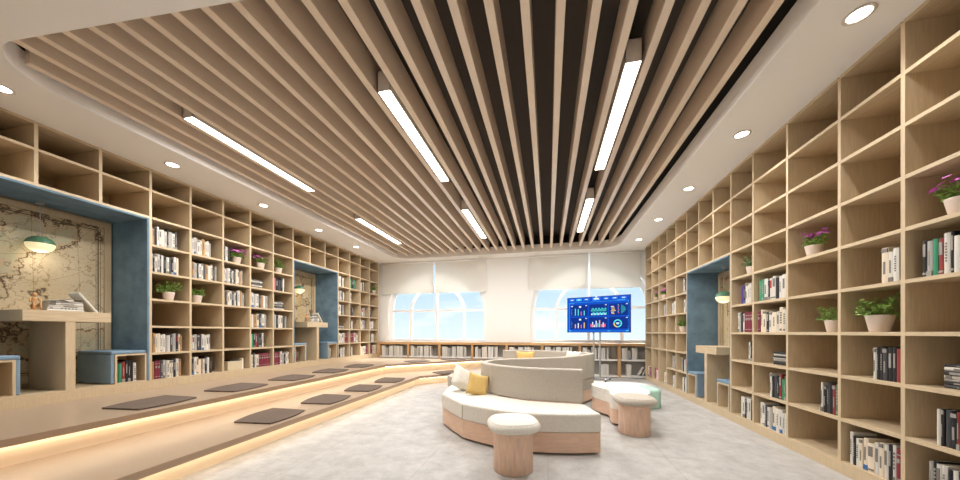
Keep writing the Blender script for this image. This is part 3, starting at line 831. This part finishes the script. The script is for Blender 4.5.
for side, px, k, kind, s, lab in (
    ('R', 962, 5, 'flower', 1.15, 'cream pot of purple flowers at the right edge, sixth shelf up, right bookcase'),
    ('R', 814, 5, 'flower', 1.15, 'cream pot of purple flowers two shelves above the smaller green plant, right bookcase'),
    ('R', 880, 3, 'green', 1.35, 'larger green leafy plant in a cream pot, eye height shelf of right bookcase'),
    ('R', 834, 3, 'green', 1.1, 'smaller green plant beside the larger one at eye height, right bookcase'),
    ('R', 752, 5, 'pale', 1.05, 'grey green plant with white blooms right of the niche top'),
    ('R', 683.5, 3, 'green', 1.2, 'small green plant left of the right niche'),
    ('R', 673.5-9, 5, 'flower', 1.1, 'tiny purple flower pot near the far end of right bookcase, nearer one'),
    ('R', 656, 5, 'flower', 1.1, 'tiny purple flower pot nearest the far end of right bookcase'),
    ('L', 168.5, 3, 'green', 1.2, 'green plant in cream pot on left bookcase, bay beside the near niche'),
    ('L', 197, 3, 'green', 1.15, 'green plant in cream pot on left bookcase, second bay past the near niche'),
    ('L', 236.5, 5, 'flower', 1.2, 'purple flowers in cream pot beside black books, left bookcase'),
    ('L', 260.5, 5, 'flower', 1.2, 'purple flowers in cream pot alone in its compartment, left bookcase'),
    ('L', 278.5, 5, 'green', 1.1, 'green plant in cream pot left of the far niche'),
    ('L', 373.5, 5, 'green', 1.2, 'green plant at the far end of the left bookcase')):
    X_, Y_, Z_ = P_at(side, px, k)
    plant(X_, Y_, Z_, lab, kind, s, int(px))
for i, nm in ((0, 'first'), (1, 'second'), (2, 'third'), (3, 'fourth')):
    x = LPX[i]+.30
    # small dark box tucked behind the short grey books
# ------------------------------------------------------------------ things on niche tables
def tablebooks(yc, zt, which):
    cols = 'wlwwl'; z = zt+.0008; R = random.Random(int(yc*10))
    for j, c in enumerate(cols):
        w = .022+.004*(j % 2); L = .30-.01*j
        M = Matrix.Translation((XL-.10+R.uniform(-.008, .008), yc-.14+.008*j, z+w/2)) @ Matrix.Rotation(PI/2, 4, 'Z') @ Matrix.Rotation(PI/2, 4, 'Y')
        q = M.to_3x3() @ Vector((0, 0, 1))
        if q.y < 0: M = Matrix.Translation((0, L, 0)) @ M
        s = dict(c=c, w=w, h=L, d=.2, M=M, seed=j, area=60 if which == 'near' else 10, label='%s book, %s in the flat pile on the %s left niche table' % (PAL[c][1], ['lowest', 'second up', 'third up', 'fourth up', 'topmost'][j], which), group='flat pile of books on the niche tables')
        make_book(s, 0, True); z += w+.0005
    M = Matrix.Translation((XL-.08, yc+.262, zt+.012)) @ Matrix.Rotation(PI/2, 4, 'Z') @ Matrix.Rotation(-.62, 4, 'Y')
    M = Matrix.Translation((XL-.08, yc+.27, zt+.001)) @ Matrix.Rotation(PI/2, 4, 'Z') @ Matrix.Rotation(-.60, 4, 'Y')
    s = dict(c='w', w=.025, h=.29, d=.19, M=M, seed=3.3, area=60 if which == 'near' else 10, label='white book leaning against the pile on the %s left niche table' % which, group='leaning books on the niche tables')
    make_book(s, 0, True)
    # open magazine draped over the pile
    t = thing('open_magazine', 'black and white magazine lying open on the pile, %s left niche table' % which, 'magazine', (XL-.17, yc+.02, z), 'open magazines on the niche tables', .15)
    b = new()
    for sgn in (-1, 1):
        prev = None
        for k in range(7):
            u = k/6; yy = sgn*u*.12; zz = .03*math.sin(PI*min(1, u*1.1))*.5+.004+(.035*(u) if sgn > 0 else 0)
            a = b.verts.new((-.09, yy, zz)); e = b.verts.new((.09, yy, zz)); a2 = b.verts.new((-.09, yy, zz-.003)); e2 = b.verts.new((.09, yy, zz-.003))
            if prev:
                f = b.faces.new((prev[0], prev[1], e, a)); f.material_index = 0 if (k % 3) else 1
                b.faces.new((prev[2], a2, e2, prev[3])); b.faces.new((prev[1], prev[3], e2, e)); b.faces.new((prev[0], a, a2, prev[2]))
            prev = (a, e, a2, e2)
    obj('pages', b, [cover['w'], cover['k']], t)
    # wooden seated figure
    t = thing('wooden_figure', 'small seated wooden artist figure beside the books on the %s left niche table' % which, 'figurine', (XL-.16, yc-.21, zt+.0005), 'wooden figures on the niche tables')
    b = new(); lathe(b, [(0, 0), (.045, 0), (.045, .012), (0, .012)], 20); obj('stand', b, fig_m, t)
    b = new(); tube(b, [(0, 0, .012), (0, 0, .05), (.0, .0, .09), (.01, 0, .135), (.015, 0, .155)], [.016, .022, .016, .025, .01], 10); obj('torso', b, fig_m, t, smooth=True)
    b = new(); lathe(b, [(.019*math.sin(PI*k/10), .182-.025*math.cos(PI*k/10)) for k in range(11)], 14, cx=.017); obj('head', b, fig_m, t, smooth=True)
    for sg in (-1, 1):
        b = new(); tube(b, [(.005, sg*.02, .045), (.06, sg*.025, .085), (.075, sg*.024, .012)], [.012, .009, .007], 8); obj('leg', b, fig_m, t, smooth=True)
        b = new(); tube(b, [(.01, sg*.028, .14), (.035, sg*.042, .1), (.065, sg*.02, .09)], [.009, .007, .005], 8); obj('arm', b, fig_m, t, smooth=True)
zt = LZ[0]+TH/2+.945
tablebooks((LP[2]+LP[5])/2, zt, 'near'); tablebooks((LP[10]+LP[13])/2, zt, 'far')

# ------------------------------------------------------------------ serpentine sofa
near = [(.42, 4.0), (.0, 4.02), (-.28, 4.07), (-.5, 4.18), (-.72, 4.34), (-.90, 4.54), (-.955, 4.74), (-.90, 4.9), (-.78, 5.0), (-.6, 5.09), (-.19, 5.26), (.2, 5.44), (.46, 5.74), (.65, 6.04), (.80, 6.36), (.82, 6.6), (.70, 6.82), (.46, 7.02), (.04, 7.2), (-.4, 7.29), (-1.03, 7.24)]
path = [Vector((x, y, 0)) for x, y in near]
path = smoothpath(path, 6)
def offs(path, d):
    out = []
    for i, p in enumerate(path):
        t_ = (path[min(i+1, len(path)-1)]-path[max(i-1, 0)]).normalized(); n_ = Vector((t_.y, -t_.x, 0)); out.append(p+n_*d)
    return out
so = thing('curved_sofa', 'serpentine cream sofa with taupe back and rosy wood base in the middle of the floor', 'sofa', (-.4, 5, 0))
S = Vector((.4, -5, 0))
def L2(pts): return [(p[0]+.4, p[1]-5) for p in pts]
A = offs(path, .055); B = offs(path, -.055); n = len(A)
ring = A+B[::-1]
b = new()
def ribbon(b, A, B, z0, z1):
    n = len(A); V = []
    for i in range(n):
        h = z1(i) if callable(z1) else z1
        V.append([b.verts.new((P.x+.4, P.y-5, z)) for P, z in ((A[i], z0), (B[i], z0), (B[i], h), (A[i], h))])
    for i in range(n-1):
        for k in range(4): b.faces.new((V[i][k], V[i][(k+1) % 4], V[i+1][(k+1) % 4], V[i+1][k]))
    b.faces.new(V[0]); b.faces.new(V[-1][::-1])
ribbon(b, A, B, .4405, lambda i: .85+.04*min(1, max(0, (i/n-.25)*3)))
obj('backrest', b, taupe_f, so, bevel=.018, seg=3)
# outer face of the second bend goes down to the wood base
i0, i1 = 54, n-1
b = new(); ribbon(b, A[i0:], B[i0:], .245, .4400); obj('back_skirt', b, taupe_f, so)
b = new(); ribbon(b, offs(path, .05)[i0:], offs(path, -.05)[i0:], .04, .244); obj('base', b, sofa_wh, so)
# seats
seat1_out = [(.555, 3.5), (.28, 3.42), (.0, 3.375), (-.28, 3.365), (-.52, 3.42), (-.76, 3.52), (-1.01, 3.645), (-1.25, 3.92), (-1.465, 4.2), (-1.52, 4.5), (-1.56, 4.85), (-1.48, 5.12), (-1.2, 5.28)]
in1 = [(p.x, p.y) for p in offs(path, -.05)[:60]] 
def seat(outline, nm):
    b = new(); prism(b, L2(outline), .238, .44); obj('seat_cushion', b, cream_f if nm != 'b' else taupe_f, so, bevel=.028, seg=3)
    cx = sum(p[0] for p in outline)/len(outline); cy = sum(p[1] for p in outline)/len(outline)
    def ins(p, d):
        v = Vector((cx-p[0], cy-p[1])); return (p[0]+v.normalized().x*d, p[1]+v.normalized().y*d)
    b = new(); prism(b, L2([ins(p, .012) for p in outline]), .025, .2375); obj('base', b, sofa_wh, so)
    for q in range(0, len(outline), max(1, len(outline)//7)):
        x, y = ins(outline[q], .09)
        b = new(); lathe(b, [(0, .0), (.02, 0), (.02, .0245), (0, .0245)], 12, cx=x+.4, cy=y-5); obj('foot', b, metal_m, so)
inner_path = [(p.x, p.y) for p in B[:50]]
seat1 = seat1_out + [p for p in inner_path[::-1]][0:]
seat(seat1, 'a')
inner2 = [(p.x, p.y) for p in B[56:]]
seat2 = inner2 + [(-1.35, 7.2), (-1.8, 6.8), (-1.98, 6.3), (-1.96, 5.95), (-1.66, 5.6), (-1.2, 5.36), (-.9, 5.2)]
seat(seat2, 'b')
# seams on the cushions and the back
b = new()
for (x, y) in ((-1.01, 3.645), ):
    tube(b, [(x+.4-.004, y-5-.004, .25), (x+.4-.004, y-5-.004, .425)], .004, 6)
for i in (8*3, 60, 78):
    for PP in (A, B):
        p = PP[i]; tube(b, [(p.x+.4, p.y-5, .45), (p.x+.4, p.y-5, .835)], .0035, 6)
obj('seam', b, mat('seam thread', (184, 176, 164), .9), so)

def pillow(name, label, loc, rot, w, h, th, m, group=None):
    b = new(); N = 14; V = {}
    for s in (1, -1):
        for i in range(N+1):
            for j in range(N+1):
                u, v = -1+2*i/N, -1+2*j/N
                edge = (i in (0, N) or j in (0, N))
                if s < 0 and edge: V[s, i, j] = V[1, i, j]; continue
                k = math.sqrt(max(0, (1-u**4)*(1-v**4)))
                px_ = u*w/2*(1-.10*(1-v*v)*0-.08*(1-abs(v)**2)*abs(u)**3); pz_ = v*h/2*(1-.08*(1-abs(u)**2)*abs(v)**3)
                V[s, i, j] = b.verts.new((px_, s*k*th/2, pz_))
    for s in (1, -1):
        for i in range(N):
            for j in range(N):
                f = (V[s, i, j], V[s, i+1, j], V[s, i+1, j+1], V[s, i, j+1])
                b.faces.new(f if s > 0 else f[::-1])
    o = obj(name, b, m, smooth=True, loc=loc); o.rotation_euler = rot
    return tag(o, label, 'cushion', group)
D_ = math.radians
pillow('cushion', 'mustard yellow cushion standing on the near left of the sofa seat', (-.955, 4.24, .572), (D_(-18), D_(16), D_(30)), .31, .31, .12, yel_f)
pillow('cushion', 'white crumpled cushion behind the mustard one on the sofa', (-1.22, 4.50, .585), (D_(-26), D_(32), D_(44)), .44, .34, .18, whi_f)
pillow('cushion', 'mustard yellow cushion leaning on the far back of the sofa', (-.50, 7.06, .70), (D_(-14), 0, D_(-5)), .42, .36, .12, yel_f)
pillow('cushion', 'white cushion at the far right bend of the sofa', (.50, 6.70, .73), (D_(-14), 0, D_(-48)), .42, .38, .12, whi_f)

# ------------------------------------------------------------------ stools, ottoman, pouf
def stool(x, y, top, fab, label, rz=0):
    t = thing('stool', label, 'stool', (x, y, 0), 'pebble topped wooden drum stools', rz)
    b = new(); lathe(b, [(0, .002), (.183, .002), (.187, .006), (.187, .30), (.19, .34), (.202, .372), (.205, .385), (0, .385)], 48); obj('base', b, sofa_w, t, smooth=False)
    sq = lambda a: (abs(math.cos(a))**2.8+abs(math.sin(a))**2.8)**(-1/2.8)*.965
    prof = [(0, .3855), (.2, .3855), (.235, .392), (.252, .412), (.254, .435), (.243, .458), (.222, .472), (.19, .479), (.1, .483), (0, .484)]
    b = new(); lathe(b, prof, 64, fn=sq); sp_ = obj('seat_pad', b, fab, t, smooth=True)
    b = new(); tube(b, [(.2235*sq(2*PI*k/48)*math.cos(2*PI*k/48), .2235*sq(2*PI*k/48)*math.sin(2*PI*k/48), .4725) for k in range(49)], .0028, 6); obj('piping', b, fab, sp_)
    for p in t.children:
        if p.name.startswith('base'):
            for q in p.data.polygons: q.use_smooth = abs(q.normal.z) < .5
stool(-.325, 2.98, .48, cream_f, 'cream topped round wooden stool in front of the sofa', .3)
stool(1.09, 4.37, .48, taupe_f, 'taupe topped round wooden stool right of the sofa', .1)

ot = [(.72, 5.44), (.80, 5.24), (.90, 5.06), (.88, 4.84), (.88, 4.66), (1.04, 4.58), (1.3, 4.7), (1.46, 4.98), (1.46, 5.32), (1.34, 5.56), (1.10, 5.72), (.88, 5.74), (.74, 5.62)]
op = [(p.x, p.y) for p in smoothpath([Vector((x, y, 0)) for x, y in ot], 5, True)]
t = thing('ottoman', 'wavy white bench ottoman with wood base behind the taupe stool', 'ottoman', (1.1, 5.2, 0))
q_ = lambda pts, k=1.: [((x-1.1)*k, (y-5.2)*k) for x, y in pts]
b = new(); prism(b, q_(op), .235, .43); obj('seat_cushion', b, whi_f, t, bevel=.03, seg=3)
b = new(); prism(b, q_(op, .975), .035, .2345); obj('base', b, sofa_wh, t)
for x, y in ((-.12, -.48), (.2, -.36), (.24, .1), (-.05, .4), (-.22, .28)):
    b = new(); lathe(b, [(0, 0), (.03, 0), (.03, .0345), (0, .0345)], 12, cx=x, cy=y); obj('foot', b, black_m, t)
b = new(); sq = lambda a: (abs(math.cos(a))**3+abs(math.sin(a))**3)**(-1/3.)*.95
lathe(b, [(0, .002), (.275, .002), (.295, .015), (.3, .05), (.3, .28), (.29, .31), (.265, .325), (.15, .332), (0, .334)], 56, fn=sq)
o = obj('pouf', b, mint_f, smooth=True, loc=(1.60, 6.02, 0)); o.rotation_euler = (0, 0, .4); tag(o, 'mint green low pouf behind the white ottoman', 'pouf')

# ------------------------------------------------------------------ display on a stand
pl, pr = Vector((.54, 9.33)), Vector((2.087, 8.68)); mid = (pl+pr)/2; ang = math.atan2(pr.y-pl.y, pr.x-pl.x)
t = thing('display_screen', 'large blue dashboard screen on a twin pole floor stand by the window', 'television', (mid.x, mid.y, 0), None, ang)
hw = (pr-pl).length/2; z0, z1 = 1.30, 2.29
b = new(); box(b, -hw, hw, 0, .035, z0, z1); obj('housing', b, mat('screen bezel', (44, 60, 92), .4), t, bevel=.004)
def em(nm, c, s=1.): return mat('screen '+nm, (4, 4, 6), .6, emit=c, estr=s*.8, spec=.08)
SM = [em('deep blue', (4, 74, 188)), em('panel blue', (4, 44, 128)), em('line blue', (60, 170, 245)), em('cyan', (90, 220, 230)), em('white', (225, 238, 250)), em('amber', (240, 195, 90)), em('pink', (225, 105, 140)), em('teal', (50, 160, 160)), em('tab blue', (36, 110, 220)), em('bright tab', (40, 170, 240))]
b = new(); y0 = -.001
def r2(u0, u1, v0, v1, mi, lay=1):      # u,v in 0..1, v down
    box(b, -hw+u0*2*hw, -hw+u1*2*hw, -.001*lay-.0006, -.001*lay+.0002, z1-v1*(z1-z0), z1-v0*(z1-z0), mi)
r2(.008, .992, .012, .988, 0, 1)
for k, u in enumerate((.05, .165, .29, .60, .73, .86)):
    r2(u-.01, u+.085, .04, .105, 9 if k == 1 else 8, 2); r2(u+.015, u+.06, .062, .082, 4, 3)
r2(.42, .55, .02, .12, 8, 2); r2(.445, .525, .045, .085, 4, 3); r2(.47, .50, .0, .03, 4, 3); r2(.43, .54, .09, .105, 2, 3)
for (u0, u1, v0, v1) in ((.035, .965, .145, .152), (.035, .965, .955, .962), (.035, .041, .145, .962), (.959, .965, .145, .962)): r2(u0, u1, v0, v1, 2, 2)
r2(.035, .07, .945, .965, 3, 3); r2(.93, .965, .945, .965, 3, 3); r2(.66, .70, .95, .965, 3, 3); r2(.8, .92, .125, .14, 2, 3); r2(.05, .12, .165, .18, 2, 3)
cells = [(.06+.31*c, .35+.31*c, .22+.36*r_, .54+.36*r_) for r_ in range(2) for c in range(3)]
for k, (u0, u1, v0, v1) in enumerate(cells):
    r2(u0, u1, v0, v1, 1, 2); r2(u1-.04, u1-.015, v0+.015, v0+.035, 4, 3)
    W_, H_ = u1-u0, v1-v0; uu = lambda a: u0+a*W_; vv = lambda a: v0+a*H_
    if k in (0, 3):
        r2(uu(.5), uu(.62), vv(.1), vv(.24), 4, 3)
        if k == 0: r2(uu(.03), uu(.14), vv(.06), vv(.14), 4, 3)
        for q in range(4):
            hgt = ((.62, .55, .35, .42) if k == 0 else (.35, .45, .3, .5))[q]; mi = ((3, 3, 6, 3) if k == 0 else (5, 4, 6, 5))[q]
            r2(uu(.26+.17*q), uu(.31+.17*q), vv(.93-hgt), vv(.93), mi, 3)
        for q in range(5): r2(uu(.06), uu(.09), vv(.35+.12*q), vv(.37+.12*q), 4, 3)
    elif k == 1:
        for q in range(14): r2(uu(.12+.06*q), uu(.17+.06*q), vv(.78-.05*(q*7 % 3)), vv(.93), 3 if q % 3 else 4, 3)
        for q in range(22): v_ = .5-.18*abs(math.sin(q*.7)); r2(uu(.1+.038*q), uu(.14+.038*q), vv(v_), vv(v_+.04), 3, 3); r2(uu(.1+.038*q), uu(.14+.038*q), vv(v_+.04), vv(.62), 7, 3)
    elif k == 2:
        for q in range(6): r2(uu(.1+.02*(q % 3)), uu(.26+.03*(q*5 % 4)), vv(.22+.12*q), vv(.28+.12*q), 5 if q % 4 else 4, 3)
        for q in range(6): r2(uu(.46), uu(.5+.03*(q % 2)), vv(.12+.13*q), vv(.17+.13*q), 6 if q % 2 else 4, 3)
        for q in range(9): r2(uu(.62), uu(.66+.2*math.sin(PI*(q+.5)/9)), vv(.15+.08*q), vv(.2+.08*q), 7, 3)
    elif k == 4:
        for q in range(9): hh_ = (.3, .45, .2, .55, .35, .6, .25, .4, .3)[q]; r2(uu(.08+.095*q), uu(.13+.095*q), vv(.85-hh_), vv(.85), (6, 4, 4, 4, 3, 5, 6, 4, 6)[q], 3)
        r2(uu(.1), uu(.28), vv(.62), vv(.82), 6, 3); r2(uu(.7), uu(.88), vv(.62), vv(.82), 6, 3)
    else:
        cx_ = -hw+uu(.45)*2*hw; cz_ = z1-vv(.55)*(z1-z0)
        for q in range(40):
            a0, a1 = 2*PI*q/40, 2*PI*(q+1)/40; mi = 5 if PI*.9 < a0 < PI*1.45 else 3
            vs = [b.verts.new((cx_+r_*math.cos(a), -.0036, cz_+r_*math.sin(a))) for r_, a in ((.075, a0), (.075, a1), (.105, a1), (.105, a0))]
            f = b.faces.new(vs); f.material_index = mi
        box(b, cx_-.04, cx_+.04, -.0036, -.0028, cz_-.008, cz_+.022, 4); box(b, cx_-.03, cx_+.03, -.0036, -.0028, cz_-.03, cz_-.014, 3)
obj('screen', b, SM, t)
sx0 = -.03
for q in (-.085, .085):
    b = new(); tube(b, [(sx0+q, .07, .05), (sx0+q, .07, z1-.3)], .022, 14); obj('pole', b, metal_m, t, smooth=True)
b = new(); box(b, -.3, .3, .036, .06, z0+.25, z0+.32); box(b, -.3, .3, .036, .06, z0+.6, z0+.67); obj('mount_bracket', b, dark_m, t)
b = new(); box(b, sx0-.13, sx0+.13, .03, .11, .04, .075); box(b, sx0-.32, sx0-.28, -.26, .30, .035, .07); box(b, sx0+.28, sx0+.32, -.26, .30, .035, .07); box(b, sx0-.32, sx0+.32, .05, .09, .04, .07); bf = obj('base_frame', b, metal_m, t, bevel=.004)
for x in (-.3, .3):
    for y in (-.24, .28):
        b = new(); tube(b, [(sx0+x-.012, y, .0335), (sx0+x+.012, y, .0335)], .032, 16); obj('caster', b, black_m, bf, smooth=True)

# ------------------------------------------------------------------ daylight
w = bpy.data.worlds.new('sky'); bpy.context.scene.world = w; w.use_nodes = True
n = w.node_tree.nodes; l = w.node_tree.links; bg = n['Background']
tc = n.new('ShaderNodeTexCoord'); sp = n.new('ShaderNodeSeparateXYZ'); l.new(tc.outputs['Generated'], sp.inputs[0])
gr = n.new('ShaderNodeValToRGB'); gr.color_ramp.elements[0].position = -.0; gr.color_ramp.elements[0].color = s2l((212, 226, 238)); gr.color_ramp.elements[1].position = .5; gr.color_ramp.elements[1].color = s2l((124, 170, 214))
e = gr.color_ramp.elements.new(.15); e.color = s2l((178, 206, 231))
l.new(sp.outputs[2], gr.inputs[0])
nz = n.new('ShaderNodeTexNoise'); nz.inputs['Scale'].default_value = 5; nz.inputs['Detail'].default_value = 7; mp = n.new('ShaderNodeMapping'); mp.inputs['Scale'].default_value = (1, 1, 2.6)
l.new(tc.outputs['Generated'], mp.inputs[0]); l.new(mp.outputs[0], nz.inputs['Vector'])
cl = n.new('ShaderNodeMapRange'); cl.inputs[1].default_value = .5; cl.inputs[2].default_value = .72; cl.inputs[4].default_value = .7; l.new(nz.outputs['Fac'], cl.inputs[0])
mx = n.new('ShaderNodeMix'); mx.data_type = 'RGBA'; l.new(cl.outputs[0], mx.inputs[0]); l.new(gr.outputs[0], mx.inputs[6]); mx.inputs[7].default_value = (1, 1, 1, 1)
l.new(mx.outputs[2], bg.inputs['Color']); bg.inputs['Strength'].default_value = .95
sl = bpy.data.lights.new('sun', 'SUN'); sl.energy = 10.; sl.angle = .35; sl.color = (1, .97, .92)
su = bpy.data.objects.new('sun', sl); C.objects.link(su); su.location = (4, 14, 9); su.rotation_euler = Vector((.28, .85, 1.0)).to_track_quat('Z', 'Y').to_euler()
for cx, r in WIN:
    o = area('window_portal', (cx, YB+.3, 2.3), 3.4, 2.8, 1, (1, 1, 1), None, (-PI/2, 0, 0)); o.data.cycles.is_portal = True

sc = bpy.context.scene
sc.view_settings.view_transform = 'Standard'; sc.view_settings.look = 'None'; sc.view_settings.gamma = 1; sc.view_settings.exposure = 0.58
sc.view_settings.use_curve_mapping = False
sc.cycles.max_bounces = 10; sc.cycles.diffuse_bounces = 6; sc.cycles.transparent_max_bounces = 12
sc.cycles.caustics_reflective = False; sc.cycles.caustics_refractive = False
sc.cycles.sample_clamp_indirect = 4
sc.cycles.use_denoising = True
